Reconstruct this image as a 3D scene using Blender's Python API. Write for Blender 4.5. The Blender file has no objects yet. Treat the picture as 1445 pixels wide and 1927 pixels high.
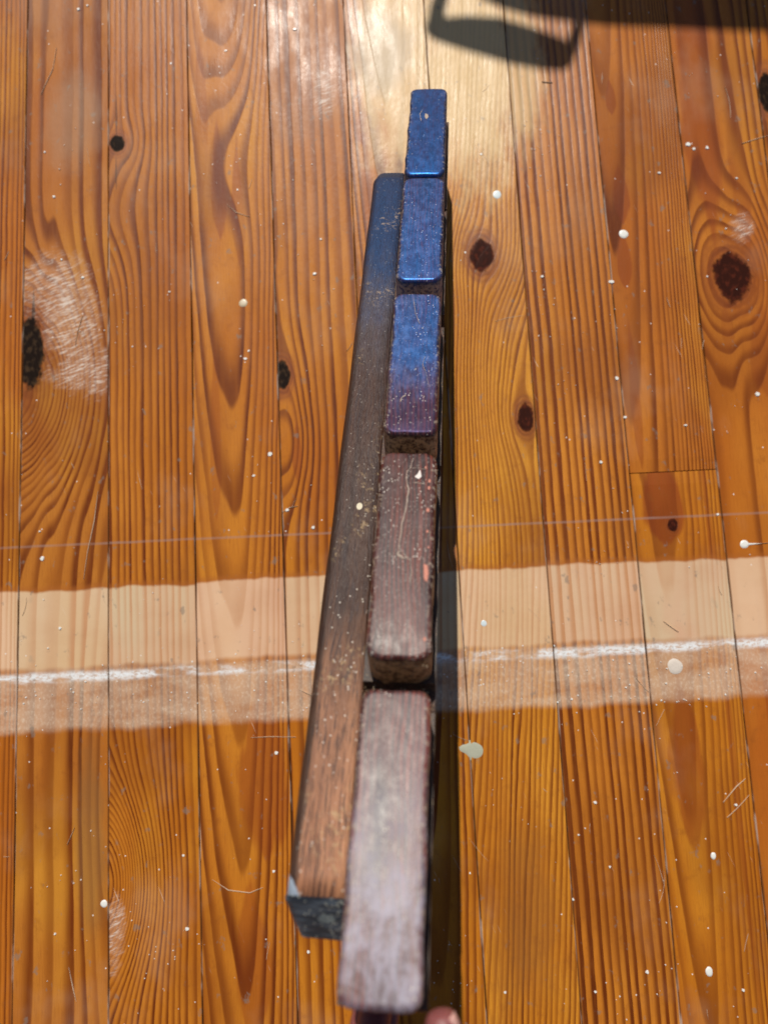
import bpy, bmesh, math, random
from mathutils import Vector, Matrix
random.seed(7)
S = bpy.context.scene
C = S.collection
# ------------------------------------------------------------------ camera
H = 0.68
cam_d = bpy.data.cameras.new('camera'); cam = bpy.data.objects.new('camera', cam_d); C.objects.link(cam)
rx = Vector((.9988, -.0487, -.0064)); ry = Vector((.0491, .9902, .1304)); rz = Vector((0., -.1305, .9914))
rx.normalize(); rz = (rz - rx*rz.dot(rx)).normalized(); ry = rz.cross(rx)
cam.matrix_world = Matrix(((rx.x, ry.x, rz.x, 0), (rx.y, ry.y, rz.y, 0), (rx.z, ry.z, rz.z, H), (0, 0, 0, 1)))
cam_d.sensor_fit = 'VERTICAL'; cam_d.sensor_height = 36; cam_d.lens = 1392/1927*36
cam_d.clip_start = .01; cam_d.clip_end = 60
cam_d.dof.use_dof = True; cam_d.dof.focus_distance = .53; cam_d.dof.aperture_fstop = 5.2
S.camera = cam
# ------------------------------------------------------------------ light
SUN = Vector((-.088, .86, 1.0)).normalized()          # towards the sun
w = bpy.data.worlds.new('World'); S.world = w; w.use_nodes = True
nt = w.node_tree; bg = nt.nodes['Background']
sky = nt.nodes.new('ShaderNodeTexSky'); sky.sky_type = 'NISHITA'; sky.sun_disc = False
sky.sun_elevation = math.asin(SUN.z); sky.sun_rotation = math.atan2(SUN.x, SUN.y)
sky.air_density = 1.0; sky.dust_density = 1.5; sky.ozone_density = 4.0; sky.altitude = 300
nt.links.new(sky.outputs[0], bg.inputs[0]); bg.inputs[1].default_value = .050
sl = bpy.data.lights.new('sun', 'SUN'); sl.energy = 4.3; sl.angle = math.radians(.5); sl.color = (1, .94, .84)
so = bpy.data.objects.new('sun', sl); C.objects.link(so); so.rotation_euler = SUN.to_track_quat('Z', 'Y').to_euler()
S.view_settings.view_transform = 'Standard'; S.view_settings.look = 'None'; S.view_settings.gamma = 1
S.view_settings.exposure = .08
# ------------------------------------------------------------------ node expressions
class G:
    def __init__(s, name):
        s.m = bpy.data.materials.new(name); s.m.use_nodes = True; s.t = s.m.node_tree
        s.b = s.t.nodes['Principled BSDF']
        tc = s.t.nodes.new('ShaderNodeTexCoord'); s.vec = tc.outputs['Object']
        sp = s.t.nodes.new('ShaderNodeSeparateXYZ'); s.t.links.new(s.vec, sp.inputs[0])
        s.X, s.Y, s.Z = (E(s, sp.outputs[i]) for i in range(3))
    def plug(s, inp, v):
        if isinstance(v, E): s.t.links.new(v.s, inp)
        else: inp.default_value = v
    def math(s, op, a, b=None, c=None):
        n = s.t.nodes.new('ShaderNodeMath'); n.operation = op
        for i, v in enumerate((a, b, c)):
            if v is not None: s.plug(n.inputs[i], v)
        return E(s, n.outputs[0])
    def sm(s, x, a, b, lo=0., hi=1.):
        n = s.t.nodes.new('ShaderNodeMapRange'); n.interpolation_type = 'SMOOTHSTEP'
        for i, v in enumerate((x, a, b, lo, hi)): s.plug(n.inputs[i], v)
        return E(s, n.outputs[0])
    def xyz(s, x, y, z=0.):
        n = s.t.nodes.new('ShaderNodeCombineXYZ')
        for i, v in enumerate((x, y, z)): s.plug(n.inputs[i], v)
        return E(s, n.outputs[0])
    def noise(s, x, y, z=0., detail=2., rough=.5):
        n = s.t.nodes.new('ShaderNodeTexNoise'); n.inputs['Scale'].default_value = 1
        n.inputs['Detail'].default_value = detail; n.inputs['Roughness'].default_value = rough
        s.t.links.new(s.xyz(x, y, z).s, n.inputs['Vector']); return E(s, n.outputs[0])
    def vor(s, x, y, z=0., feature='F1'):
        n = s.t.nodes.new('ShaderNodeTexVoronoi'); n.feature = feature; n.inputs['Scale'].default_value = 1
        s.t.links.new(s.xyz(x, y, z).s, n.inputs['Vector'])
        return E(s, n.outputs['Distance']), E(s, n.outputs['Color'])
    def white(s, x):
        n = s.t.nodes.new('ShaderNodeTexWhiteNoise'); n.noise_dimensions = '1D'
        s.plug(n.inputs['W'], x); return E(s, n.outputs['Value'])
    def mix(s, f, a, b):
        n = s.t.nodes.new('ShaderNodeMix'); n.data_type = 'RGBA'
        s.plug(n.inputs[0], f)
        for i, v in ((6, a), (7, b)):
            if isinstance(v, E): s.t.links.new(v.s, n.inputs[i])
            else: n.inputs[i].default_value = (*v, 1)
        return E(s, n.outputs[2])
    def out(s, col, rough=.5, coat=0., crough=.3, bump=None, dist=.0003, strength=.5, spec=.5, metal=0., cbump=False):
        b = s.b
        if isinstance(col, E): s.t.links.new(col.s, b.inputs['Base Color'])
        else: b.inputs['Base Color'].default_value = (*col, 1)
        s.plug(b.inputs['Roughness'], rough); s.plug(b.inputs['Coat Weight'], coat); s.plug(b.inputs['Coat Roughness'], crough)
        s.plug(b.inputs['Specular IOR Level'], spec); s.plug(b.inputs['Metallic'], metal)
        if bump is not None:
            n = s.t.nodes.new('ShaderNodeBump'); n.inputs['Distance'].default_value = dist; n.inputs['Strength'].default_value = strength
            s.t.links.new(bump.s, n.inputs['Height']); s.t.links.new(n.outputs[0], b.inputs['Normal'])
            s.t.links.new(n.outputs[0], b.inputs['Coat Normal'])
        return s.m
class E:
    def __init__(s, g, sock): s.g = g; s.s = sock
    def __add__(s, o): return s.g.math('ADD', s, o)
    __radd__ = __add__
    def __sub__(s, o): return s.g.math('SUBTRACT', s, o)
    def __rsub__(s, o): return s.g.math('SUBTRACT', o, s)
    def __mul__(s, o): return s.g.math('MULTIPLY', s, o)
    __rmul__ = __mul__
    def __truediv__(s, o): return s.g.math('DIVIDE', s, o)
    def max(s, o): return s.g.math('MAXIMUM', s, o)
    def min(s, o): return s.g.math('MINIMUM', s, o)
    def abs(s): return s.g.math('ABSOLUTE', s)
    def frac(s): return s.g.math('FRACT', s)
    def floor(s): return s.g.math('FLOOR', s)
    def exp(s): return s.g.math('EXPONENT', s)
    def sqrt(s): return s.g.math('SQRT', s)

# ------------------------------------------------------------------ floor boards
EDGE = [-.418, -.338, -.2555, -.1753, -.0943, -.0158, .066, .1465, .2301, .3115, .393]
def plank_mat(i, sp):
    g = G('varnished_pine'); X, Y = g.X, g.Y
    xc = sp.get('xc', 0); sd = i*13.7
    wob = (g.noise(Y*3.2+sd, X*7, 0., 2.)-.5)*sp.get('wob', .007)
    fine = (g.noise(Y*16+sd, X*60, 0., 2.)-.5)*sp.get('fw', .0016)
    Xd = X + wob + fine + (g.noise(X*260+sd, Y*34, 2., 2.)-.5)*.0011
    F = (Xd-xc)*sp.get('g', 130.) + Y*sp.get('k', 0.)
    if 'q' in sp:
        q, c = sp['q']; dx = Xd-c; F = F + dx*dx*q
    F = F + (g.noise(X*34+sd, Y*.8, 3., 1.)-.5)*sp.get('nv', 2.2)
    def ell(x, y, rx_, ry_):
        a = (X-x)*(1/rx_); b = (Y-y)*(1/ry_); return a*a + b*b
    for (x, y, A, sx, sy) in sp.get('bumps', []):
        a = (Xd-x)*(1/sx); b = (Y-y)*(1/sy)
        F = F + ((a*a+b*b)*-1).exp()*A
    for (x, y, r1, r2, kind) in sp.get('knots', []):
        # grain parts round the knot
        a = (Xd-x)*(1/(r1*2.4)); b = (Y-y)*(1/(r2*2.6))
        F = F + ((a*a+b*b)*-1).exp()*((Xd-x)*-.86*sp.get('g', 130.))
    t = F.frac(); ring = g.white(F.floor()+sd)
    line = g.sm(t, .30, .82)*g.sm(t, .90, 1.0, 1., 0.)
    lmod = g.noise(X*55+sd, Y*4.5, 4., 3.)
    line = line*(ring*.70+.38)*g.sm(lmod, .25, .7, .62, 1.22)*sp.get('ls', 1.15)
    soft = g.sm(t, .05, .85)*g.sm(t, .86, 1.0, 1., 0.)
    fib = g.noise(X*1400, Y*42+sd, 0., 3.)
    cloud = g.noise(X*14+sd, Y*5, 1., 3.)
    light = g.mix(g.sm(cloud, .3, .7), sp.get('c0', (.53, .205, .016)), sp.get('c1', (.41, .130, .007)))
    dark = g.mix(g.sm(cloud, .25, .75), (.145, .028, .002), (.10, .020, .002))
    light = g.mix(soft*.45, light, (.34, .090, .007))
    col = g.mix(line.min(1.), light, dark)
    col = g.mix(g.sm(fib, .42, .72)*.38, col, (.26, .075, .010))
    pore = g.noise(X*2300, Y*85+sd, 2., 2.)
    col = g.mix(g.sm(pore, .60, .70)*.35, col, (.14, .045, .012))
    col = g.mix(g.sm(g.noise(X*20+sd, Y*9, 8., 3.), .50, .72)*.35, col, (.24, .075, .012))
    lw = line
    for (x, y, r1, r2, s_) in sp.get('red', []):     # broad resinous summer-wood tongues
        ax = ((Xd-x)*(1/r1)).abs(); ay = (Y-y)*(1/r2); d = ax + ay*ay*g.sm(Y, y-r2*.3, y+r2*.3, 1.25, .35) + (g.noise(X*90+sd, Y*12, 5., 3.)-.5)*1.1
        mk = g.sm(d, .74, 1.08, 1., 0.)*s_*g.sm(fib, .2, .8, 1., .75)
        col = g.mix(mk, col, g.mix((line*.6+g.sm(fib, .4, .75)*.5).min(1.), (.235, .048, .008), (.115, .020, .004)))
    for (x, y, r1, r2, kind) in sp.get('knots', []):
        d = ell(x, y, r1, r2).sqrt() + (g.noise(X*160+sd, Y*110, 2., 2.)-.5)*.35
        halo = g.sm(d, 1.0, 2.0, 1., 0.)
        ringk = g.sm(((d*2.6).frac()-.5).abs(), .1, .4)
        col = g.mix(halo*.75, col, (.22, .055, .012))
        col = g.mix(halo*ringk*.5, col, (.10, .02, .006))
    for (x, y, ln, wd) in sp.get('cracks', []):
        d = (X-x).abs()*(1/wd) + ((Y-y)*(1/ln)).abs()
        col = g.mix(g.sm(d, .7, 1.1, 1., 0.), col, (.02, .008, .004))
    big = g.noise(X*9+sd*.3, Y*3.2, 12., 3., .6)
    col = g.mix(g.sm(big, .50, .72)*.55, col, g.mix(line.min(1.), (.33, .085, .006), (.11, .020, .002)))
    col = g.mix(g.sm(big, .46, .28)*.30, col, g.mix(line.min(1.), (.72, .36, .035), (.24, .05, .004)))
    mott = g.noise(X*75+sd, Y*60, 15., 4., .7)
    col = g.mix(g.sm(mott, .54, .74)*.38, col, (.20, .060, .010))
    bt = math.sin(i*5.3)*.5+.5
    col = g.mix(.04+.22*bt, col, g.mix(line.min(1.), (.34, .080, .006), (.10, .016, .002)))
    col = g.mix(g.sm(g.noise(X*6+3, Y*5+sd*.1, 21., 2.), .52, .66)*.35, col, (.17, .040, .004))
    # the unvarnished band where a partition once stood, with plaster left on its near edge
    ex = g.noise(X*30, sd*.1, 7., 3.)-.5
    ej = (g.noise(X*5, 2., 1., 1.)-.5)*.008
    yt = Y - ex*.009 - ej - (g.noise(X*130, sd*.1, 3., 2.)-.5)*.0012
    band = g.sm(yt, .0305, .0335, 1., 0.)*g.sm(yt, -.042, -.0355)
    rim = g.sm(yt, .0310, .0325)*g.sm(yt, .0335, .039, 1., 0.)
    pale = g.mix(g.sm(cloud, .35, .65), (.60-.05*math.sin(i*2.1), .43, .275), (.58, .375-.03*math.sin(i*1.3), .225))
    pale = g.mix((lw*.8).min(1.), pale, (.50, .25, .12))
    grime = g.sm(g.noise(X*90, Y*55, 3., 4.), .62, .72)*g.sm(g.noise(X*9, Y*10, 8., 1.), .5, .62)
    pale = g.mix(grime*.6, pale, (.30, .26, .19))
    col = g.mix(rim*.5, col, (.33, .10, .018))
    col = g.mix(band*g.sm(g.noise(X*18, Y*30, 5., 3.), .2, .6, .80, .93), col, pale)
    n1 = g.noise(X*26, Y*70, 1., 4.)
    n3 = g.noise(X*420, Y*260, 1., 4., .72)
    wash = g.sm(Y+ex*.01, -.036, -.044)*g.sm(Y+ex*.012, -.098, -.088)
    wash = g.sm(Y+ex*.010, -.097, -.089)*g.sm(Y, -.044, -.036, 1., 0.)
    washf = wash*(g.sm(n3, .46, .72)*.36+.46)*g.sm(n1, .25, .65, .45, 1.)
    col = g.mix(washf, col, (.64, .51, .38))
    pl = g.sm((Y+.0465+ex*.006).abs(), .0010, .0064, 1., 0.)*g.sm(g.noise(X*22, Y*60+3, 2., 4.), .40, .52)*g.sm(g.noise(X*4.+1.3, 0., 2., 1.), .30, .42)
    col = g.mix(pl*g.sm(g.noise(X*240, Y*420, 4., 4., .7), .36, .56, .25, .95), col, (.70, .72, .73))
    gl = g.sm((Y-.0725+X*.003+ex*.0012).abs(), .0004, .0017, 1., 0.)*(g.noise(X*60, Y*90, 1., 3.)*.9+.1)
    col = g.mix(gl*.75, col, (.30, .20, .17))
    for (x, y, r1, r2, s_) in sp.get('glare', []):  # sun glare put into the colour as pale, worn-looking patches
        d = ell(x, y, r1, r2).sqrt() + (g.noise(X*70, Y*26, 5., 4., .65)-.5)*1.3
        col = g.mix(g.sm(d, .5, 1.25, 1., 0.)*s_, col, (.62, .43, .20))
    # wear: milky varnish, scuffs, grey dirt
    milk = g.sm(g.noise(X*11+4, Y*7, 2., 4., .6), .52, .72)
    col = g.mix(milk*.13, col, (.55, .40, .28))
    dirt = g.sm(g.noise(X*110+sd, Y*70, 6., 3., .6), .63, .72)
    col = g.mix(dirt*.55, col, (.19, .15, .12))
    sc = g.sm(g.noise(X*700+Y*300, Y*28, 9., 2.), .73, .78)*g.sm(g.noise(X*12, Y*12, 3., 1.), .5, .6)
    col = g.mix(sc*.6, col, (.70, .60, .48))
    for (x, y, r1, r2) in sp.get('scrape', []):
        d = ell(x, y, r1, r2).sqrt() + (g.noise(X*55, Y*45, 5., 4., .65)-.5)*1.9
        mk = g.sm(d, .35, 1.35, 1., 0.)
        stk = g.sm(g.noise(X*70+Y*30, Y*420-X*160+g.noise(X*40, Y*40, 1., 2.)*3.5, 2., 4., .75), .46, .66)
        col = g.mix(mk*.35, col, (.42, .25, .17)); col = g.mix(mk*stk*.75, col, (.68, .60, .52))
    for (x, y, r1, r2, c_, s_) in sp.get('blotch', []):  # soft-edged blotches of another tone
        d = ell(x, y, r1, r2).sqrt() + (g.noise(X*30, Y*25, 5., 3.)-.5)*.9
        col = g.mix(g.sm(d, .5, 1.2, 1., 0.)*s_, col, c_)
    core_all = X*0.
    for (x, y, r1, r2, kind) in sp.get('knots', []):
        d = ell(x, y, r1, r2).sqrt() + (g.noise(X*75+sd, Y*50, 2., 4., .65)-.5)*1.0
        core = g.sm(d, .82, 1.06, 1., 0.); core_all = core_all.max(core)
        inner = g.noise(X*190, Y*150, 4., 4.)*.85 + g.sm(((d*2.4).frac()-.5).abs(), .1, .4)*.12
        cc = (.030, .008, .005) if kind == 'knot' else (.012, .007, .005)
        c2 = (.075, .016, .008) if kind == 'knot' else (.045,.026,.014)
        col = g.mix(core, col, g.mix(g.sm(inner, .45, .7), cc, c2))
    # edges of each board hold grime
    e0, e1 = EDGE_ALL[i], EDGE_ALL[i+1]
    ed = (X-e0).min(e1-X)
    eg = g.sm(ed+(g.noise(X*50, Y*30, 2., 3.)-.5)*.0016, .0002, .0014, 1., 0.)
    ec = g.mix(g.sm(g.noise(X*10, Y*22+sd, 2., 3.), .50, .62), (.13, .05, .02), (.52, .43, .36))
    col = g.mix(eg*.7, col, ec)
    vd, vc = g.vor(X*95+sd, Y*95)
    dots = g.sm(vd, .05, .075, 1., 0.)*g.sm(g.white(vc), .72, .73)
    col = g.mix(dots*.85, col, (.74, .68, .62))
    vary = g.noise(X*38, Y*16, 3., 4., .65)
    crough = g.sm(vary, .3, .7, .18, .36)+sp.get('cr', 0.)
    coat = (band*-.8+1.)*g.sm(milk, 0., 1., .75, .5)
    h = line*-.35 + fib*.25 + g.noise(X*260, Y*200, 1., 3.)*.35 + vary*.5 + g.noise(X*60, Y*11, 1., 2.)*1.3
    return g.out(col, rough=.5, spec=g.sm(core_all, 0., 1., .10, .02), coat=coat*g.sm(core_all, 0., 1., 1., .15)*g.sm(Y, .28, .50, .16, sp.get('gloss', .2)), crough=crough, bump=h, dist=.0006, strength=sp.get('bs', .36))

def mesh_obj(name, bm, mat, parent=None, smooth=False):
    me = bpy.data.meshes.new(name); bm.normal_update(); bm.to_mesh(me); bm.free()
    if smooth:
        for p in me.polygons: p.use_smooth = True
    if mat: me.materials.append(mat)
    o = bpy.data.objects.new(name, me); C.objects.link(o)
    if parent: o.parent = parent
    return o
def tag(o, label, cat, group=None):
    o['label'] = label; o['category'] = cat
    if group: o['group'] = group
    return o
def box_bm(x0, x1, y0, y1, z0, z1, bev=0, seg=1):
    bm = bmesh.new(); bmesh.ops.create_cube(bm, size=1)
    for v in bm.verts:
        v.co = Vector(((x0+x1)/2+v.co.x*(x1-x0), (y0+y1)/2+v.co.y*(y1-y0), (z0+z1)/2+v.co.z*(z1-z0)))
    if bev: bmesh.ops.bevel(bm, geom=bm.edges[:], offset=bev, segments=seg, affect='EDGES', profile=.5)
    return bm

EDGE_ALL = EDGE
SPEC = {
 0: dict(g=215., wob=.004, nv=2.5, xc=-.4, c0=(.44,.135,.012), c1=(.36,.10,.008)),
 1: dict(g=52., wob=.010, nv=2.4, xc=-.3, k=0, ls=1.1, c0=(.44,.165,.022), c1=(.36,.115,.014),
        bumps=[(-.352,.225,-17.,.062,.085), (-.26,-.16,2.,.02,.2)],
        knots=[(-.332,.260,.0155,.036,'hole')], scrape=[(-.306,.325,.032,.034),(-.288,.285,.026,.045),(-.275,.238,.030,.022)],
        blotch=[(-.29,.50,.03,.06,(.36,.24,.15),.35),(-.272,-.19,.016,.09,(.20,.10,.035),.5)],
        cracks=[(-.328,.30,.03,.002)]),
 2: dict(gloss=.15, g=150., wob=.006, nv=1.6, xc=-.2, bumps=[(-.262,-.225,-13.,.040,.070),(-.262,.40,3.5,.03,.06)],
        knots=[(-.2465,.4715,.0078,.0098,'hole')], cracks=[(-.2475,.50,.032,.0016),(-.2478,.44,.022,.0012)],
        scrape=[(-.250,-.265,.008,.028)], c0=(.50,.185,.018)),
 3: dict(gloss=.07, g=18., wob=.010, nv=1.7, xc=-.13, q=(2600.,-.139), k=-10., ls=1.,
        bumps=[(-.135,.46,2.6,.03,.10)],
        red=[(-.128,.385,.007,.055,.75),(-.147,.41,.008,.05,.75),(-.163,.47,.008,.07,.6),(-.118,-.16,.024,.062,.75),(-.132,-.31,.017,.05,.6),(-.155,.15,.006,.07,.5)],
        c0=(.54,.21,.02), c1=(.46,.16,.014)),
 4: dict(gloss=.10, g=96., wob=.009, nv=2.4, xc=-.05, bumps=[(-.088,.16,-3.,.026,.05)],
        knots=[(-.0905,.226,.0082,.0155,'hole')], red=[(-.078,.142,.005,.022,.7)],
        scrape=[(-.04,.52,.01,.03)]),
 5: dict(gloss=.55, cr=.10, bs=.7, glare=[(.04,.55,.05,.14,.75)], g=14., q=(2400.,.024), k=-8., wob=.009, nv=2., xc=.02, red=[(.004,.47,.013,.022,.8),(.0,.39,.006,.05,.6)],
        blotch=[(.02,.56,.035,.05,(.42,.34,.25),.55)]),
 6: dict(blotch=[(.108,-.262,.026,.075,(.22,.085,.02),.40),(.088,-.30,.02,.05,(.22,.085,.02),.30)], gloss=1., cr=.16, bs=.8, glare=[(.105,.54,.06,.14,.85)], g=205., wob=.006, nv=2.2, xc=.1, k=-22., bumps=[(.125,.22,5.,.05,.12)],
        knots=[(.1065,.336,.0118,.0175,'knot'),(.1375,.172,.0083,.0140,'knot')], c0=(.60,.26,.026), c1=(.50,.185,.012), ls=.85),
 7: dict(gloss=.8, cr=.14, bs=.6, glare=[(.15,.55,.035,.11,.6)], g=132., wob=.006, nv=1.3, xc=.19, ls=1.5, c0=(.54,.20,.022), c1=(.45,.15,.014)),
 8: dict(c0=(.47,.165,.02), c1=(.38,.11,.012), g=60., q=(2900.,.252), k=-6., wob=.007, nv=1.6, xc=.25, ls=1.15,
        red=[(.2455,.49,.0058,.016,.85),(.2465,.385,.0075,.027,.9),(.243,.315,.0085,.024,.85),(.242,.17,.005,.06,.6)]),
 9: dict(c0=(.50,.18,.02), c1=(.36,.095,.01), g=38., q=(900.,.345), k=0., wob=.012, nv=2.4, xc=.33, ls=1.1,
        bumps=[(.345,.302,-6.,.045,.065)],
        knots=[(.3465,.302,.0185,.0265,'knot')],
        red=[(.334,.47,.020,.16,.85),(.366,.40,.010,.09,.7),(.336,.245,.006,.02,.4),(.372,.21,.02,.04,.6),(.3365,-.24,.0052,.16,.8)],
        scrape=[(.362,.352,.012,.014)]),
 10: dict(g=150., wob=.008, nv=2., xc=.4, knots=[(.402,.492,.010,.022,'hole')], red=[(.41,.3,.012,.1,.5)]),
}
sub = mesh_obj('floor', box_bm(-1.1, 1.1, -1.6, 1.9, -.060, -.022), None)
gm = G('dark_subfloor'); sub.data.materials.append(gm.out(gm.mix(gm.noise(gm.X*60, gm.Y*60), (.02,.012,.008), (.05,.03,.02)), rough=.9))
sub['kind'] = 'structure'
e = EDGE[0]
left = []; k = EDGE[0]
while k > -1.0: k -= .081; left.append(k)
right = []; k = EDGE[-1]
while k < 1.0: k += .081; right.append(k)
EDGE_ALL = left[::-1] + EDGE + right
off = len(left)
SPEC[8.5] = dict(g=45., q=(2600.,.262), k=-6., wob=.008, nv=1.8, xc=.26, ls=.8,
        knots=[(.2655,.0645,.0052,.0068,'knot')],
        red=[(.258,.075,.021,.036,1.),(.257,-.170,.0165,.062,.8),(.2985,-.1,.003,.4,.55)])
for j in range(len(EDGE_ALL)-1):
    i = j - off
    sp = SPEC.get(i) or dict(g=random.choice((60., 110., 150.)), q=(random.choice((0., 1800.)), EDGE_ALL[j]+.04), k=random.uniform(-8, 8), xc=EDGE_ALL[j])
    a, b = EDGE_ALL[j]+.00012, EDGE_ALL[j+1]-.00012
    cuts = [-1.6, 1.9]
    if i == 8: cuts = [-1.6, .1145, 1.9]
    elif i < 0 or i > 10: cuts = [-1.6, random.uniform(-.5, .8), 1.9]
    mats = [plank_mat(j, sp)]
    if i == 8: mats = [plank_mat(j, SPEC[8.5]), mats[0]]
    for q in range(len(cuts)-1):
        y0, y1 = cuts[q]+.0004, cuts[q+1]-.0004
        dz = random.uniform(-.00025, .00025)
        dz = random.uniform(-.00045, .0003)
        bm = bmesh.new(); n_ = 150; ph = [random.uniform(0, 6.28) for _ in range(6)]; rows = []
        for m_ in range(n_+1):
            yy = y0+(y1-y0)*m_/n_; ends = m_ in (0, n_)
            jl = .00022*math.sin(yy*31+ph[0])+.00016*math.sin(yy*83+ph[1])+random.uniform(-.00012, .00012)
            jr = .00022*math.sin(yy*27+ph[2])+.00016*math.sin(yy*91+ph[3])+random.uniform(-.00012, .00012)
            jl = max(jl, -.00012); jr = min(jr, .00012)
            cup = .00035
            xa, xb = a+jl, b+jr; xm = (xa+xb)/2; zd = dz-(.0006 if ends else 0)
            pts = [(xa, -.022), (xa, zd-.0009), (xa+.0007, zd), (xm-.02, zd-cup*.75), (xm, zd-cup), (xm+.02, zd-cup*.75), (xb-.0007, zd), (xb, zd-.0009), (xb, -.022)]
            rows.append([bm.verts.new((x_, yy, z_)) for x_, z_ in pts])
        for A_, B_ in zip(rows, rows[1:]):
            for t_ in range(9): bm.faces.new((A_[t_], A_[(t_+1) % 9], B_[(t_+1) % 9], B_[t_]))
        bm.faces.new(rows[0]); bm.faces.new(rows[-1][::-1])
        bmesh.ops.recalc_face_normals(bm, faces=bm.faces)
        mesh_obj('floorboard', bm, mats[min(q, len(mats)-1)], sub)

# ------------------------------------------------------------------ paint drops and specks on the boards
def px(u, v, z=0.):
    d = rx*((u-722.5)/1392) + ry*(-(v-963.5)/1392) - rz
    t = (z-H)/d.z; return Vector((0, 0, H)) + d*t
def paint(name, c, rough=.35):
    g = G(name); return g.out(g.mix(g.noise(g.X*500, g.Y*500, 0., 3.), c, tuple(x*.82 for x in c)), rough=rough, bump=g.noise(g.X*300, g.Y*300), dist=.0002)
PW = paint('white_paint', (.76, .75, .70)); PB = paint('bluish_paint', (.62, .70, .72)); PG = paint('grey_green_paint', (.42, .42, .32), .3)
def drop(name, u, v, r, mat, label, tail=None, hgt=.00035, ecc=1.):
    p = px(u, v); rr = r/1392*.68; bm = bmesh.new(); n = 28; rings = 4; vs = []
    rnd = random.Random(u)
    ph = [rnd.uniform(0, 6.28) for _ in range(3)]
    def shape(a):
        s = 1 + .035*math.sin(2*a+ph[0]) + .025*math.sin(3*a+ph[1]) + .015*math.sin(5*a+ph[2])
        if tail:
            da = math.atan2(math.sin(a-tail[0]), math.cos(a-tail[0])); s += tail[1]*math.exp(-(da/tail[2])**2)
        return s
    top = bm.verts.new((0, 0, hgt)); prev = None
    for k_ in range(1, rings+1):
        f = k_/rings; z = hgt*math.sqrt(max(0, 1-f*f*.98))-(.0004 if k_ == rings else 0)
        ring = [bm.verts.new((math.cos(a)*rr*f*shape(a)*ecc, math.sin(a)*rr*f*shape(a), z)) for a in (6.28318*i_/n for i_ in range(n))]
        for i_ in range(n):
            if prev is None: bm.faces.new((top, ring[i_], ring[(i_+1) % n]))
            else: bm.faces.new((prev[i_], ring[i_], ring[(i_+1) % n], prev[(i_+1) % n]))
        prev = ring
    o = mesh_obj(name, bm, mat, None, True); o.location = (p.x, p.y, -.0001); tag(o, label, 'paint drop', 'dried paint drops on the floorboards'); return o
drop('paint_drop', 935, 366, 10.5, PB, 'largest round pale blue paint drop, on the board right of the bar\'s far end')
drop('paint_drop', 1173, 440, 9, PW, 'round white paint drop on the reddish grain of the board left of the big knot')
drop('paint_drop', 1400, 1024, 8, PW, 'white paint drop with a thin tail by the right edge above the pale band', tail=(-.05, 4.2, .10))
drop('paint_drop', 893, 1412, 19, PG, 'teardrop of dried grey green paint just right of the bar\'s shadow', tail=(2.95, .75, .35), hgt=.0005)
drop('paint_drop', 910, 1173, 7, PB, 'small pale blue paint drop on the pale band right of the bar')
drop('paint_drop', 196, 1701, 6.5, PW, 'small white paint drop on a board seam at lower left beside curved grain')
drop('paint_drop', 1342, 1611, 6, PW, 'small oval white paint drop at lower right left of the red grain stripe', ecc=.8)
drop('paint_drop', 1334, 1829, 8, PW, 'squarish white paint drop near the bottom right corner', ecc=.8)
drop('paint_drop', 458, 570, 9, paint('cream_paint', (.55, .45, .30)), 'cream paint drop left of the bar above the round seam knot')
drop('paint_drop', 1270, 1254, 14, paint('worn_paint', (.66, .58, .50)), 'whitish blob of plaster just below the pale band on the right', hgt=.0003)
# tiny specks of plaster and dust
bm = bmesh.new()
dots = [(148,17,4),(425,95,4),(322,119,3),(102,370,4),(85,286,3),(116,488,3),(156,522,4),(319,549,4),(447,357,3),(468,660,4),(462,675,5),(604,450,3),(592,515,6),(480,10,3),(555,55,5),(875,475,3),(1020,520,5),(1150,530,7),(1240,325,4),(1295,272,7),(1305,280,5),(1330,278,5),(1160,712,5),(1176,785,5),(1425,742,6),(1290,800,4),(1350,968,4),(508,855,8),(540,960,5),(590,993,5),(80,1052,6),(113,1182,4),(520,1417,5),(515,1640,4),(345,1610,4),(352,1748,6),(580,1792,4),(1088,1571,3),(1120,1510,4),(1120,1867,4),(950,1867,4),(1147,1632,3),(1385,1515,4),(1398,1864,4),(884,1643,3),(1078,1693,3),(1218,1830,4),(104,1758,3),(1330,520,3),(1365,430,3),(710,1030,3),(1385,335,4),(905,290,4),(1130,870,5),(165,10,3),(250,652,3),(478,895,4),(75,1000,3)]
cl = [(random.uniform(0, 1445), random.uniform(0, 1927)) for _ in range(45)]
for q in range(420):
    if q % 3 == 0: dots.append((random.uniform(-60, 1500), random.uniform(-40, 1990), random.choice((.8, 1., 1.3, 1.7))))
    else:
        c_ = random.choice(cl); dots.append((random.gauss(c_[0], 22), random.gauss(c_[1], 45), random.choice((.7, .9, 1.1, 1.5))))
for q in range(170):
    dots.append((random.uniform(0, 1445), random.uniform(1215, 1345), random.uniform(1., 2.6)))
for (u, v, r) in dots:
    p = px(u, v); rr = r/1392*.66
    a0 = random.uniform(0, 6.28); ec = random.uniform(.6, 1.)
    n = 6
    base = [bm.verts.new((p.x+math.cos(a0+6.283*k_/n)*rr*random.uniform(.6,1.2), p.y+math.sin(a0+6.283*k_/n)*rr*ec*random.uniform(.7,1.2), -.0008)) for k_ in range(n)]
    mid = [bm.verts.new((p.x+(b_.co.x-p.x)*.7, p.y+(b_.co.y-p.y)*.7, .0001+rr*.10)) for b_ in base]
    for k_ in range(n): bm.faces.new((base[k_], base[(k_+1) % n], mid[(k_+1) % n], mid[k_]))
    bm.faces.new(mid)
o = mesh_obj('plaster_specks', bm, PW); tag(o, 'tiny white specks of plaster and paint scattered over the varnished floorboards', 'specks'); o['kind'] = 'stuff'

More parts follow.
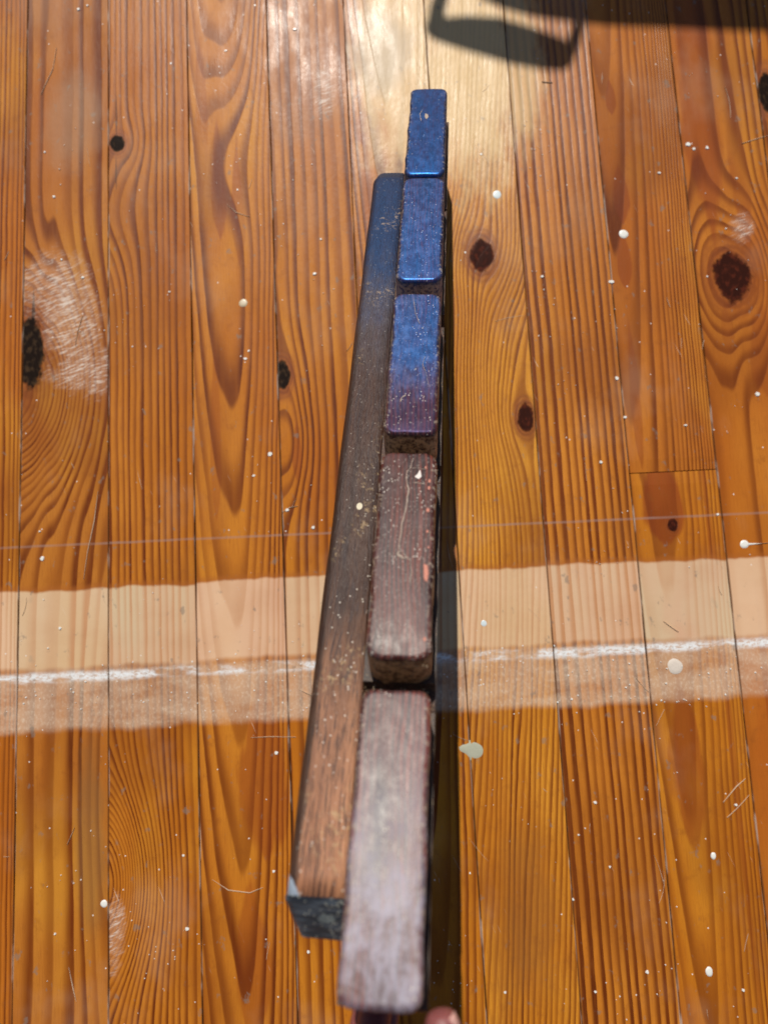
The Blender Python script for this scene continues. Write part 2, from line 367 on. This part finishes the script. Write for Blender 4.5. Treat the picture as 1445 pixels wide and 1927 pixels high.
bm = bmesh.new()
def hair(pts, wd):
    rows = []
    for k_, p in enumerate(pts):
        d = (pts[min(k_+1, len(pts)-1)]-pts[max(k_-1, 0)]).normalized(); n_ = Vector((-d.y, d.x, 0))*wd*(.25 if k_ in (0, len(pts)-1) else random.uniform(.6, 1.2))
        z = Vector((0, 0, .00032)); b = Vector((0, 0, -.0008))
        rows.append([bm.verts.new(p+n_*1.6+b), bm.verts.new(p+n_+z), bm.verts.new(p-n_+z), bm.verts.new(p-n_*1.6+b)])
    for a_, b_ in zip(rows, rows[1:]):
        for i_ in range(3): bm.faces.new((a_[i_], a_[i_+1], b_[i_+1], b_[i_]))
exact = [[(107,90),(100,130),(88,155),(78,178)],[(428,385),(445,400),(470,408)],[(185,925),(178,980),(165,1040),(158,1090)],[(400,1655),(430,1675),(470,1680),(495,1670)],[(472,1388),(510,1386),(557,1387)],[(130,1820),(138,1860),(144,1885)],[(260,890),(264,905),(268,920)],[(530,965),(545,955),(560,952)],[(930,605),(960,597),(985,594)],[(1395,270),(1420,262),(1445,255)],[(905,285),(915,300),(921,313)],[(1360,1510),(1385,1480),(1402,1465)],[(345,1752),(355,1742)],[(1100,870),(1103,905)],[(1420,1024),(1445,1021)]]
for q in exact: hair([px(*p) for p in q], .00022)
for q in range(46):
    u_, v_ = random.uniform(0, 1445), random.uniform(0, 1927); an = random.gauss(1.45, .5); ln = random.choice((12, 20, 35, 60)); cv = random.uniform(-.25, .25)
    pts = []
    for k_ in range(6):
        pts.append(px(u_, v_)); u_ += math.cos(an)*ln/5; v_ += math.sin(an)*ln/5; an += cv/2
    hair(pts, random.uniform(.00006, .00013))
bmesh.ops.recalc_face_normals(bm, faces=bm.faces)
g = G('scratched_varnish'); SM = g.out(g.mix(g.noise(g.X*700, g.Y*700), (.46, .30, .16), (.62, .50, .38)), rough=.7)
o = mesh_obj('varnish_scratches', bm, SM); tag(o, 'fine pale scratches in the varnish all over the floorboards', 'scratches'); o['kind'] = 'stuff'

# ------------------------------------------------------------------ the notched bar
O = Vector((-.0106, -.1424, .3856))
U = Vector((.1021, .8859, -.4524)).normalized(); R = Vector((.9946, -.0827, .0624)); R = (R-U*R.dot(U)).normalized(); N = R.cross(U)
TM = Matrix(((R.x, U.x, N.x, O.x), (R.y, U.y, N.y, O.y), (R.z, U.z, N.z, O.z), (0, 0, 0, 1)))
bar = bpy.data.objects.new('notched_wooden_bar', None); C.objects.link(bar); bar.matrix_world = TM; bar.empty_display_size = .05
tag(bar, 'dark red-brown notched bar, five rounded blocks on top, one strip on its side', 'wooden bar')

def rosewood(idx, dust, red, haze, blue=0., ct=.3):
    fade = {3: (.345, .285), 4: (.43, .36), 5: (.45, .40)}.get(idx, (0, 1))
    g = G('worn_rosewood'); X, Y, Z = g.X, g.Y, g.Z; sd = idx*7.3
    wv = (g.noise(Y*14+sd, X*30, 0., 2.)-.5)*.010
    F = (X+wv+Y*.02)*380
    t = (F+(g.noise(X*150, Y*6, 1., 2.)-.5)*1.6).frac()
    ln = g.sm(t, .3, .8)*g.sm(t, .88, 1., 1., 0.)
    fib = g.noise(X*1500, Y*60, Z*300, 3.)
    base = g.mix(g.sm(g.noise(X*120, Y*18, 2., 3.), .35, .65), (.055, .012, .009), (.024, .008, .008))
    if idx > 2: base = g.mix(.6, base, (.008, .008, .014))
    col = g.mix(ln*red*g.sm(g.noise(X*70, Y*16, 7.+sd, 3.), .3, .6), base, (.17, .034, .020))
    col = g.mix(g.sm(fib, .5, .7)*.35, col, (.012, .005, .005))
    wear = g.noise(X*240, Y*130, 4.+sd, 5., .72); wide = g.noise(X*40, Y*26, 2.+sd, 2.)
    hz = g.sm(wear+(wide-.5)*.5, .28 if idx == 1 else .42, .82 if idx == 1 else .68)*haze*(g.sm(Y, .105, .005, .12, 1.45) if idx == 1 else 1.)
    col = g.mix(hz.min(1.) if isinstance(hz, E) else hz, col, (.40, .38, .47) if idx == 1 else (.36, .29, .32))  # dusty haze; on the nearest block it also carries painted sky glare
    # dust and lint
    vd, vc = g.vor(X*700+sd, Y*620, Z*700)
    k1 = g.sm(g.noise(X*120, Y*42, 9.+sd, 3.), .45, .68)
    ds = g.sm(vd, .22, .38, 1., 0.)*g.sm(g.white(vc), 1.-dust*.8, 1.-dust*.8+.02)*(k1*.85+.15)
    col = g.mix(ds*.85, col, (.62, .56, .50))
    lint = g.sm(g.noise(X*900+Y*500, Y*170-X*300, 6.+sd, 2., .5), .69, .73)*k1
    col = g.mix(lint*.5, col, (.45, .38, .30))
    # rubbed, dirty edges
    ed = g.sm((X.abs()-.0118)+(g.noise(X*140, Y*95, 3., 4.)-.5)*.006, .0004, .0032)
    low = g.sm(Z, -.0008, -.004)
    low = g.sm(Z+(g.noise(X*200, Y*160, 1., 3.)-.5)*.003, -.006, -.0012, 1., 0.)
    gr = g.noise(X*420, Y*330, Z*420, 4., .7)
    dcol = g.mix(g.sm(gr, .38, .58), (.12, .065, .026), (.68, .45, .22))  # slot dirt, its colour lightened to stand in for bounced light
    col = g.mix((low*.9).min(1.), col, dcol)
    col = g.mix(ed*g.sm(gr, .52, .62)*.7, col, (.34, .27, .20))
    rough = g.sm(wear, .3, .7, .34, .50) + low*.25
    h = fib*.3 + wear*.8 + gr*.25 + ds*.8 + g.noise(X*60, Y*40, 1., 2.)*1.2
    m = g.out(col, rough=rough, coat=(low*-1+1.)*ct, crough=g.sm(wear, .3, .75, .44, .60), bump=h, dist=.0005, strength=.45, spec=1. if blue else .36)
    if blue:  # reflected blue sky tinted into the gloss of the far blocks
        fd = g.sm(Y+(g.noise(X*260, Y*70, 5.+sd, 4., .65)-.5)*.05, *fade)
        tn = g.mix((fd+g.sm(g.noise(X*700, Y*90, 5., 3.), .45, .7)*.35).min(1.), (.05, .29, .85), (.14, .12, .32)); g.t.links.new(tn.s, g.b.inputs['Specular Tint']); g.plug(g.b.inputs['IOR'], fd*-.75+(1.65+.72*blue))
    return m

def tooth(idx, u0, u1, hw, r0=.0045, dust=.3, red=.5, haze=.2, zl=0., depth=.032, blue=0., ct=.3):
    """rounded block: plan outline with rounded corners, top edge rolled over"""
    bm = bmesh.new(); rnd = random.Random(idx*3+1)
    cr = .0062 if idx in (2, 4) else .0052; seg = 6; rings = []
    def outline(inset, z):
        pts = []
        cs = [(hw, u1, 0), (-hw, u1, 1), (-hw, u0, 2), (hw, u0, 3)]
        for (x, y, q) in cs:
            sx = 1 if x > 0 else -1; sy = 1 if y == u1 else -1
            c = max(cr-inset*.4, .0015)*(1.25 if sy < 0 else 1.)
            cx, cy = x-sx*(inset+c), y-sy*(inset+c)
            st = {(1, 1): 0, (-1, 1): 90, (-1, -1): 180, (1, -1): 270}[(sx, sy)]
            for k_ in range(seg+1):
                a = math.radians(st+90*k_/seg); pts.append((cx+c*math.cos(a), cy+c*math.sin(a)))
            # subdivided straight run to the next corner
        out = []
        m = len(pts)
        for i_ in range(m):
            p, q = pts[i_], pts[(i_+1) % m]; d = math.hypot(q[0]-p[0], q[1]-p[1]); nn = max(1, int(d/.006))
            for s_ in range(nn): out.append((p[0]+(q[0]-p[0])*s_/nn, p[1]+(q[1]-p[1])*s_/nn))
        return out, z
    prof = [(0, -depth), (0, -.012), (0, -.0055)]
    rr = .0024
    for k_ in range(0, 6):
        a = math.radians(90*k_/5); prof.append((rr*(1-math.cos(a)), -rr*1.05+rr*math.sin(a)))
    o0, _ = outline(0, 0); n = len(o0)
    # same count everywhere: scale each ring inwards from the first outline along its inward direction
    cxm, cym = 0, (u0+u1)/2
    for (ins, z) in prof:
        ring = []
        for (x, y) in o0:
            lx = hw-ins; ly = (u1-u0)/2-ins
            nx = x*lx/hw; ny = cym+(y-cym)*ly/((u1-u0)/2)
            ja = .55 if idx == 1 else .9
            wj = ja*.00040*math.sin(y*120+idx*2)+ja*.00028*math.sin(y*290+x*300)+ja*.00014*math.sin(y*730+idx)
            zz = z + (.0003*math.sin(y*75+idx) + zl if ins > 0 else 0)
            ring.append(bm.verts.new((nx+wj*(1 if x > 0 else -1), ny+.0002*math.sin(x*600+idx), zz)))
        rings.append(ring)
    for a_, b_ in zip(rings, rings[1:]):
        for i_ in range(n): bm.faces.new((a_[i_], a_[(i_+1) % n], b_[(i_+1) % n], b_[i_]))
    bm.faces.new(rings[-1]); bm.faces.new(rings[0][::-1])
    ob = mesh_obj('block', bm, rosewood(idx, dust, red, haze, blue, ct), bar, True)
    return ob
tooth(1, -.004, .1195, .0160, dust=.5, red=1., haze=.60, ct=.16)['label'] = 'nearest block, dusty reddish brown with a painted pale sheen'
tooth(2, .1345, .2600, .0157, dust=.60, red=.8, haze=.07, ct=.03)
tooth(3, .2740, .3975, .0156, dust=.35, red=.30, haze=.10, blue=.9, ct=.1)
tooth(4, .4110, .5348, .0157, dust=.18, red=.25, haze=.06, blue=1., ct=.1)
tooth(5, .5385, .6740, .0157, dust=.08, red=.08, haze=.03, blue=1., ct=.0)['label'] = 'farthest block, smooth with blue sky sheen tinted into its gloss'

def grime_mat(name, c0, c1, c2):
    g = G(name); X, Y, Z = g.X, g.Y, g.Z
    n = g.noise(X*260, Y*90, Z*260, 4., .65); f_ = g.noise(X*1300, Y*700, Z*1300, 3., .7)
    col = g.mix(g.sm(n, .35, .65), c0, c1); col = g.mix(g.sm(f_, .58, .68), col, c2)
    return g.out(col, rough=.6, coat=.15, bump=n+f_*.6, dist=.0007, strength=.7)
SP = grime_mat('grimy_rosewood', (.05, .016, .007), (.018, .009, .005), (.27, .17, .075))
# spine: profile in (u, n) with a rounded slot in front of every block
gaps = [(.1195, .1345, -.040), (.2600, .2740, -.034), (.3975, .4110, -.060), (.5348, .5385, -.032)]
prof = [(-.0025, -.0300)]
for (a, b, d) in gaps:
    prof.append((a, -.030))
    wdt = b-a; mid = (a+b)/2; rr = wdt/2
    zc = d+rr
    prof.append((a, min(zc, -.0302)))
    for k_ in range(1, 6):
        an = math.pi+math.pi*k_/6; prof.append((mid+rr*math.cos(an), min(zc, -.0302)+rr*math.sin(an)))
    prof.append((b, min(zc, -.0302))); prof.append((b, -.030))
prof += [(.6725, -.030), (.6725, -.091), (-.0025, -.091)]
bm = bmesh.new()
xs = [-.0186, .0182]
loops = [[bm.verts.new((x, p[0], p[1])) for p in prof] for x in xs]
bm.faces.new(loops[0]); bm.faces.new(loops[1][::-1])
for i_ in range(len(prof)):
    j_ = (i_+1) % len(prof)
    bm.faces.new((loops[0][j_], loops[0][i_], loops[1][i_], loops[1][j_]))
bmesh.ops.recalc_face_normals(bm, faces=bm.faces)
mesh_obj('spine', bm, SP, bar)

# side strip
def side_strip():
    g = G('worn_walnut'); X, Y, Z = g.X, g.Y, g.Z
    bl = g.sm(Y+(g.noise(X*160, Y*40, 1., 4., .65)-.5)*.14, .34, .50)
    tint = g.mix(bl, (1., .9, .85), (.06, .28, .70)); g.t.links.new(tint.s, g.b.inputs['Specular Tint']); g.plug(g.b.inputs['IOR'], bl*.75+1.45)  # blue sky reflection at the far end is put into this gloss tint
    wv = (g.noise(Y*18, X*40, 0., 2.)-.5)*.006
    pores = g.noise((X+wv)*1500, Y*75, Z*1500, 3., .6)
    grain = g.noise((X+wv)*320, Y*7, Z*320, 3.)
    near = g.sm(Y+(g.noise(X*60, Y*30, 1., 3.)-.5)*.10, .06, .20, 1., 0.)
    base = g.mix(g.sm(grain, .3, .7), (.050, .019, .010), (.024, .009, .006))
    tan = g.mix(g.sm(grain, .3, .7), (.44, .205, .105), (.29, .125, .065))
    col = g.mix(near*.9, base, tan)
    col = g.mix(g.sm(pores, .50, .60)*.8, col, (.022, .012, .014))
    dk = g.sm(Y, .30, .48); col = g.mix(dk*.7, col, (.022, .018, .024))
    sct = g.sm(g.noise(X*260+Y*160, Y*200-X*90, 3., 4., .7), .52, .64)*g.sm(g.noise(X*30, Y*24, 5., 3.), .54, .64)
    col = g.mix(sct*.65, col, (.42, .29, .15))
    vd, vc = g.vor(X*600, Y*600, Z*600)
    ds = g.sm(vd, .2, .36, 1., 0.)*g.sm(g.white(vc), .90, .92)*g.sm(Y, .1, .35, 1., .25)
    col = g.mix(ds*.8, col, (.66, .60, .52))
    # bevelled left edge is almost black
    ed = g.sm(X+(g.noise(Y*30, X*50, 1., 2.)-.5)*.002, -.0425, -.0395, 1., 0.)
    col = g.mix(ed*.85, col, (.020, .009, .006))
    vd2 = ((X+.0295)*(X+.0295)*(1/(.0017**2)) + (Y-.2445)*(Y-.2445)*(1/(.0024**2))).sqrt()
    col = g.mix(g.sm(vd2, .9, 1.15, 1., 0.), col, (.62, .56, .42))
    chip = g.sm((X+.0455)*1.1+(Y-.036)*.75+(g.noise(X*300, Y*300, 0., 2.)-.5)*.002, .0068, .0078, 1., 0.)
    col = g.mix(chip, col, (.34, .40, .48))
    h = pores*-1.1 + grain*.5 + g.noise(X*120, Y*60, 1., 3.)*.6
    return g.out(col, rough=g.sm(Y, .05, .35, .62, .40), coat=g.sm(Y, .1, .35, .3, .0), crough=.5, bump=h, dist=.0006, strength=.8, spec=g.sm(Y, .1, .4, .25, .9))
zt = -.033; bm = bmesh.new()
NU = 60; cs = []
# cross-section, left to right over the top, with a broad rolled left edge
sec = [(-.0452, zt-.026), (-.0458, zt-.010), (-.0456, zt-.0052), (-.0446, zt-.0026), (-.0428, zt-.0010), (-.0404, zt-.0002), (-.036, zt), (-.030, zt+.0001), (-.024, zt), (-.0198, zt-.0002), (-.0189, zt-.0012), (-.0189, zt-.026)]
rows = []
for k_ in range(NU+1):
    u_ = .0362+(.5975-.0362)*k_/NU
    row = []
    for (x, z) in sec:
        xx, zz = x, z
        if k_ == NU: zz -= .0009 if z > zt-.01 else 0
        endr = max(0, (u_-.590)/.0075)
        if x < -.040: xx += .0028*endr*endr
        xx += .0002*math.sin(u_*60)
        row.append(bm.verts.new((xx, u_, zz)))
    rows.append(row)
for a_, b_ in zip(rows, rows[1:]):
    for i_ in range(len(sec)):
        j_ = (i_+1) % len(sec); bm.faces.new((a_[i_], a_[j_], b_[j_], b_[i_]))
bm.faces.new(rows[0]); bm.faces.new(rows[-1][::-1])
bmesh.ops.recalc_face_normals(bm, faces=bm.faces)
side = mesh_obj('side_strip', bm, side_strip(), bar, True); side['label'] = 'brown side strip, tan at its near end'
# black sloping end
g = G('black_paint'); X, Y, Z = g.X, g.Y, g.Z
vd, vc = g.vor(X*950, Y*950, Z*950)
kk = g.sm(X+(g.noise(X*200, Z*200, 0., 3.)-.5)*.012, -.031, -.021)
sp_ = g.sm(vd, .25, .45, 1., 0.)*g.sm(g.white(vc), kk*-.55+.90, kk*-.55+.92)
col = g.mix(g.sm(g.noise(X*80, Y*80, Z*300, 3.), .4, .65), (.025, .027, .032), (.085, .10, .12))
col = g.mix(sp_*.9, col, (.62, .62, .52))
patch = g.sm((((X+.0275)*250)*((X+.0275)*250)+((Z+.044)*400)*((Z+.044)*400))+(g.noise(X*400, Z*400, 0., 3.)-.5)*1.2, .7, 1.1, 1., 0.)
col = g.mix(patch*.5, col, (.28, .33, .32))
BK = g.out(col, rough=.4, coat=.4, bump=sp_+g.noise(X*300, Y*300, Z*300), dist=.0005)
bm = bmesh.new()
A0 = [(-.0457, .0362, zt-.0022), (-.0436, .0362, zt-.0008), (-.0189, .0362, zt-.0004)]
T0 = [bm.verts.new(p) for p in A0]
T1 = [bm.verts.new(p) for p in [(-.0455, .0345, zt-.0032), (-.0434, .0340, zt-.0030), (-.0189, .0336, zt-.0030)]]
T2 = [bm.verts.new(p) for p in [(-.0425, .0280, zt-.014), (-.0405, .0275, zt-.014), (-.0189, .0270, zt-.014)]]
T3 = [bm.verts.new(p) for p in [(-.0395, .0225, zt-.023), (-.0375, .0222, zt-.0235), (-.0189, .0218, zt-.0235)]]
T4 = [bm.verts.new(p) for p in [(-.0395, .0240, zt-.026), (-.0375, .0240, zt-.026), (-.0189, .0240, zt-.026)]]
T5 = [bm.verts.new(p) for p in [(-.0452, .0362, zt-.026), (-.0375, .0362, zt-.026), (-.0189, .0362, zt-.026)]]
for a_, b_ in ((T0, T1), (T1, T2), (T2, T3), (T3, T4), (T4, T5)):
    for i_ in range(2): bm.faces.new((a_[i_], a_[i_+1], b_[i_+1], b_[i_]))
bm.faces.new([t[0] for t in (T0, T1, T2, T3, T4, T5)]); bm.faces.new([t[2] for t in (T0, T1, T2, T3, T4, T5)][::-1])
bm.faces.new((T0[0], T0[1], T0[2], T5[2], T5[1], T5[0]))
bmesh.ops.recalc_face_normals(bm, faces=bm.faces)
mesh_obj('end_face', bm, BK, side)
# crumbs and lint caught in the slots and along the joint
bm = bmesh.new()
def crumb(x, u_, z, s):
    m = Matrix.Translation((x, u_, z)) @ Matrix.Rotation(random.uniform(0, 3), 4, Vector((random.random(), random.random(), random.random()+.1)).normalized())
    r = bmesh.ops.create_icosphere(bm, subdivisions=1, radius=s)
    for v in r['verts']:
        v.co = m @ Vector((v.co.x*random.uniform(.6, 1.6), v.co.y*random.uniform(.5, 1.), v.co.z*random.uniform(.5, .9)))
for (a, b, d) in gaps:
    for q in range(60):
        t_ = random.random(); u_ = a+(b-a)*random.random()**.6*.95
        crumb(random.uniform(-.015, .016), u_ if b-a > .006 else (a+b)/2, min(d+.004+random.random()*.004, -.026 if b-a > .006 else -.002), random.uniform(.0002, .0008))
    for q in range(40):
        crumb(random.uniform(-.0150, .0150), b-.0003, random.uniform(-.022, -.005), random.uniform(.00015, .0005))
for q in range(260):
    crumb(random.uniform(-.0190, -.0165), random.uniform(.04, .59), zt+random.uniform(0, .0015), random.uniform(.00012, .00045))
g = G('dust_crumbs'); cm = g.out(g.mix(g.noise(g.X*300, g.Y*300, g.Z*300), (.22, .13, .055), (.42, .34, .24)), rough=.9)
o = mesh_obj('dust_crumbs', bm, cm, bar); o['kind'] = 'stuff'
# pale dust grains lying on the tops
bm = bmesh.new()
for q in range(330):
    u_ = abs(random.gauss(0, .16)); side_ = random.random() < .45
    if side_: x, z = random.uniform(-.0435, -.020), zt
    else: x, z = random.uniform(-.0125, .0125), 0
    if u_ > .62 or (side_ and not .04 < u_ < .59): continue
    if not side_ and any(a-.004 < u_ < b+.004 for a, b, d in gaps): continue
    crumb(x, u_, z+.0001, random.choice((.0001, .00012, .00015, .00024))*(1.1-u_))
g = G('pale_dust'); cm = g.out((.62, .56, .50), rough=.8)
o = mesh_obj('dust_grains', bm, cm, bar); o['kind'] = 'stuff'

def ribbon(name, pts, wd, mat, z0=.00005, hgt=.00018):
    bm = bmesh.new(); P = [Vector((x, y, 0)) for x, y in pts]; rows = []
    # smooth and jitter
    Q = []
    for a_, b_ in zip(P, P[1:]):
        for k_ in range(4): Q.append(a_.lerp(b_, k_/4)+Vector((random.uniform(-1, 1), random.uniform(-1, 1), 0))*.00022)
    Q.append(P[-1])
    for k_, p in enumerate(Q):
        d = (Q[min(k_+1, len(Q)-1)]-Q[max(k_-1, 0)]).normalized(); n_ = Vector((-d.y, d.x, 0)); w_ = wd*random.uniform(.35, 1.25)*(.3 if k_ in (0, len(Q)-1) else 1)
        rows.append([bm.verts.new(p+n_*w_+Vector((0, 0, z0-.0004))), bm.verts.new(p+n_*w_*.4+Vector((0, 0, z0+hgt))), bm.verts.new(p-n_*w_*.4+Vector((0, 0, z0+hgt))), bm.verts.new(p-n_*w_+Vector((0, 0, z0-.0004)))])
    for a_, b_ in zip(rows, rows[1:]):
        for i_ in range(3): bm.faces.new((a_[i_], a_[i_+1], b_[i_+1], b_[i_]))
    bmesh.ops.recalc_face_normals(bm, faces=bm.faces)
    return mesh_obj(name, bm, mat, bar)
def flake(name, pts, mat, z0=.0001, hgt=.00025):
    bm = bmesh.new(); a_ = [bm.verts.new((x, y, z0+hgt)) for x, y in pts]; b_ = [bm.verts.new((x*1.0, y, z0-.0006)) for x, y in pts]
    bm.faces.new(a_)
    for i_ in range(len(a_)): bm.faces.new((a_[i_], b_[i_], b_[(i_+1) % len(a_)], a_[(i_+1) % len(a_)]))
    bmesh.ops.recalc_face_normals(bm, faces=bm.faces)
    return mesh_obj(name, bm, mat, bar)
def tp(u, v):          # photo position on the top plane of the bar, in bar coordinates
    d = rx*((u-722.5)/1392) + ry*(-(v-963.5)/1392) - rz; c_ = Vector((0, 0, H))
    t_ = (O-c_).dot(N)/d.dot(N); q_ = c_+d*t_-O; return (q_.dot(R), q_.dot(U))
g = G('old_glue'); GL = g.out(g.mix(g.noise(g.X*900, g.Y*900), (.30, .22, .17), (.42, .34, .28)), rough=.75)
g = G('bare_chip'); CH = g.out((.66, .60, .56), rough=.7)
g = G('pink_chip'); PK = g.out(g.mix(g.noise(g.X*900, g.Y*900), (.55, .22, .15), (.42, .14, .10)), rough=.7)
ribbon('glue_line', [tp(*p) for p in [(778,862),(772,880),(765,890),(764,900),(769,920),(765,950),(757,985),(752,1020),(750,1035)]], .00050, GL)
ribbon('glue_line', [tp(*p) for p in [(750,1035),(762,1045),(770,1052),(774,1075),(772,1100)]], .00030, GL)
ribbon('glue_line', [tp(*p) for p in [(768,1140),(775,1165),(778,1192)]], .00016, GL)
ribbon('glue_line', [tp(*p) for p in [(752,1036),(748,1042),(757,1050),(766,1049)]], .0008, GL)
flake('bare_chip', [tp(*p) for p in [(790,884),(793,897),(788,902),(780,898),(786,892)]], CH)
ribbon('scratch', [tp(*p) for p in [(772,882),(785,880),(798,884),(806,876)]], .00022, GL)
ribbon('scratch', [tp(*p) for p in [(778,908),(790,909),(800,912)]], .0004, GL)
ribbon('scratch', [tp(*p) for p in [(800,670),(795,685),(803,705),(806,730)]], .00022, GL)
ribbon('scratch', [tp(*p) for p in [(764,742),(756,748),(753,756)]], .0006, GL)
ribbon('scratch', [tp(*p) for p in [(778,560),(782,590),(790,610)]], .00025, GL)
ribbon('scratch', [tp(*p) for p in [(795,206),(790,215),(792,228)]], .0006, GL)
flake('pink_chip', [tp(*p) for p in [(797,1062),(804,1064),(806,1080),(803,1096),(798,1090)]], PK)
for (u_, v_, r_) in [(808,905,2.5),(807,918,2.5),(805,960,3),(804,1000,2),(799,1203,3),(801,880,2),(806,1030,1.6)]:
    flake('pink_chip', [tp(u_+r_*math.cos(a), v_+1.4*r_*math.sin(a)) for a in (0, 1.1, 2.2, 3.3, 4.4, 5.4)], PK, -.0002)
flake('brown_chip', [tp(*p) for p in [(800,214),(805,216),(806,221),(802,225),(799,220)]], GL)

# ------------------------------------------------------------------ hand holding the near end
def lp(r, u_, n): return O + R*r + U*u_ + N*n
bm = bmesh.new(); sk = bm.verts.layers.skin.verify()
def node(p, ra, rb=None):
    v = bm.verts.new(lp(*p)); v[sk].radius = (ra, rb or ra); return v
root = node((.004, -.088, -.088), .024, .019); root[sk].use_root = True
fore = node((.006, -.128, -.105), .025, .021); fore2 = node((.008, -.20, -.130), .031, .028); fore3 = node((.010, -.33, -.17), .040, .037)
pc = node((.000, -.062, -.068), .022, .017)
for a_, b_ in ((root, fore), (fore, fore2), (fore2, fore3), (root, pc)): bm.edges.new((a_, b_))
def chain(st, pts):
    prev = st
    for p in pts:
        v = node(p[:3], p[3]); bm.edges.new((prev, v)); prev = v
    return prev
chain(pc, [(.020, -.052, -.056, .0115), (.0300, -.034, -.040, .0095), (.0290, -.018, -.029, .0086), (.0235, -.007, -.027, .0078), (.0225, -.001, -.0245, .0062)])
chain(pc, [(-.006, -.040, -.058, .0110), (-.008, -.018, -.098, .0088), (-.006, .004, -.1015, .0080), (-.003, .022, -.1015, .0072), (-.001, .032, -.1005, .0056)])
chain(pc, [(-.010, -.046, -.080, .0105), (-.014, -.024, -.112, .0088), (-.010, .002, -.116, .0082), (-.006, .022, -.112, .0074), (-.004, .033, -.108, .0056)])
chain(root, [(-.012, -.058, -.100, .0110), (-.016, -.030, -.126, .0085), (-.010, -.006, -.130, .0078), (-.004, .014, -.124, .0070), (-.002, .024, -.118, .0054)])
chain(root, [(-.010, -.066, -.115, .0105), (-.014, -.042, -.138, .0078), (-.008, -.022, -.142, .0070), (-.002, -.006, -.136, .0062), (.000, .003, -.130, .0048)])
me = bpy.data.meshes.new('hand'); bm.to_mesh(me); bm.free()
hand = bpy.data.objects.new('hand', me); C.objects.link(hand)
md = hand.modifiers.new('skin', 'SKIN'); md.use_smooth_shade = True
md = hand.modifiers.new('sub', 'SUBSURF'); md.levels = md.render_levels = 2
g = G('skin'); X, Y, Z = g.X, g.Y, g.Z
col = g.mix(g.noise(X*120, Y*120, Z*120, 3.), (.26, .085, .08), (.19, .055, .055))
sm_ = g.out(col, rough=.5, bump=g.noise(X*900, Y*900, Z*900, 3.)+g.noise(X*200, Y*700, Z*200), dist=.0003)
g.b.inputs['Subsurface Weight'].default_value = .25; g.b.inputs['Subsurface Radius'].default_value = (.006, .002, .001); g.b.inputs['Subsurface Scale'].default_value = 1.
me.materials.append(sm_)
tag(hand, 'hand gripping the near end of the bar, only a pink thumb tip showing', 'hand')
# thumb nail: a curved plate on the outer side of the thumb tip
bm = bmesh.new(); grid = []
c0 = Vector((.0233, -.008, -.0272)); ax = (Vector((.0224, -.0005, -.0240))-c0).normalized()
outw = (Vector((1, 0, .28)) - ax*Vector((1, 0, .28)).dot(ax)).normalized(); sd_ = ax.cross(outw)
for i_ in range(9):
    row = []
    for j_ in range(9):
        a = math.radians(-52+104*j_/8); t_ = -.006+.0125*i_/8 - .0022*(abs(j_-4)/4)**2*(1 if i_ > 5 else 0)
        rad = .0080-.0022*max(0, (i_-3)/5)**2
        p = c0+ax*t_+outw*(rad*math.cos(a))+sd_*(rad*math.sin(a))
        row.append(bm.verts.new(lp(*p)))
    grid.append(row)
for i_ in range(8):
    for j_ in range(8): bm.faces.new((grid[i_][j_], grid[i_+1][j_], grid[i_+1][j_+1], grid[i_][j_+1]))
g = G('nail'); nm = g.out(g.mix(g.noise(g.X*200, g.Y*200, g.Z*200), (.55, .30, .26), (.62, .36, .31)), rough=.3, coat=.3)
nail = mesh_obj('thumb_nail', bm, nm, hand, True)
s2 = nail.modifiers.new('thick', 'SOLIDIFY'); s2.thickness = .0005; s2.offset = 1

# ------------------------------------------------------------------ added, unseen caster beyond the frame, shaped to throw the looped shadow at the top
ZC = .90
def caster(u, v, z=ZC):
    p = px(u, v); return Vector((p.x+SUN.x/SUN.z*z, p.y+SUN.y/SUN.z*z, z))
mt = G('dark_metal'); DM = mt.out((.03, .03, .03), rough=.4)
def plate(name, pts, th, parent):
    bm = bmesh.new(); P = [caster(*p) for p in pts]
    a = [bm.verts.new(p) for p in P]; b = [bm.verts.new(p+Vector((0, 0, -th))) for p in P]
    bm.faces.new(a); bm.faces.new(b[::-1])
    for i_ in range(len(a)): bm.faces.new((a[i_], b[i_], b[(i_+1) % len(a)], a[(i_+1) % len(a)]))
    bmesh.ops.recalc_face_normals(bm, faces=bm.faces)
    o = mesh_obj(name, bm, DM, None)
    if parent: o.parent = parent; o.matrix_parent_inverse = parent.matrix_world.inverted()
    return o
shadow_caster = bpy.data.objects.new('shadow_caster', None); C.objects.link(shadow_caster); shadow_caster.location = caster(1200, -60); bpy.context.view_layer.update()
tag(shadow_caster, 'added unseen caster beyond the top edge, shaped to throw the looped shadow at top right', 'shadow_caster')
plate('caster_body', [(905,0),(940,14),(1000,29),(1060,38),(1130,46),(1445,60),(1600,62),(1600,-260),(850,-260),(870,-60)], .004, shadow_caster)
plate('caster_loop', [(800,50),(830,38),(880,34),(940,38),(1000,54),(1060,76),(1078,92),(1078,120),(1060,132),(1020,130),(950,118),(880,97),(820,78),(803,66)], .004, shadow_caster)
plate('caster_post', [(802,60),(834,56),(838,20),(850,-30),(880,-80),(858,-80),(830,-30),(812,10)], .004, shadow_caster)
plate('caster_post', [(1064,84),(1080,110),(1088,90),(1100,46),(1084,42),(1072,70)], .004, shadow_caster)
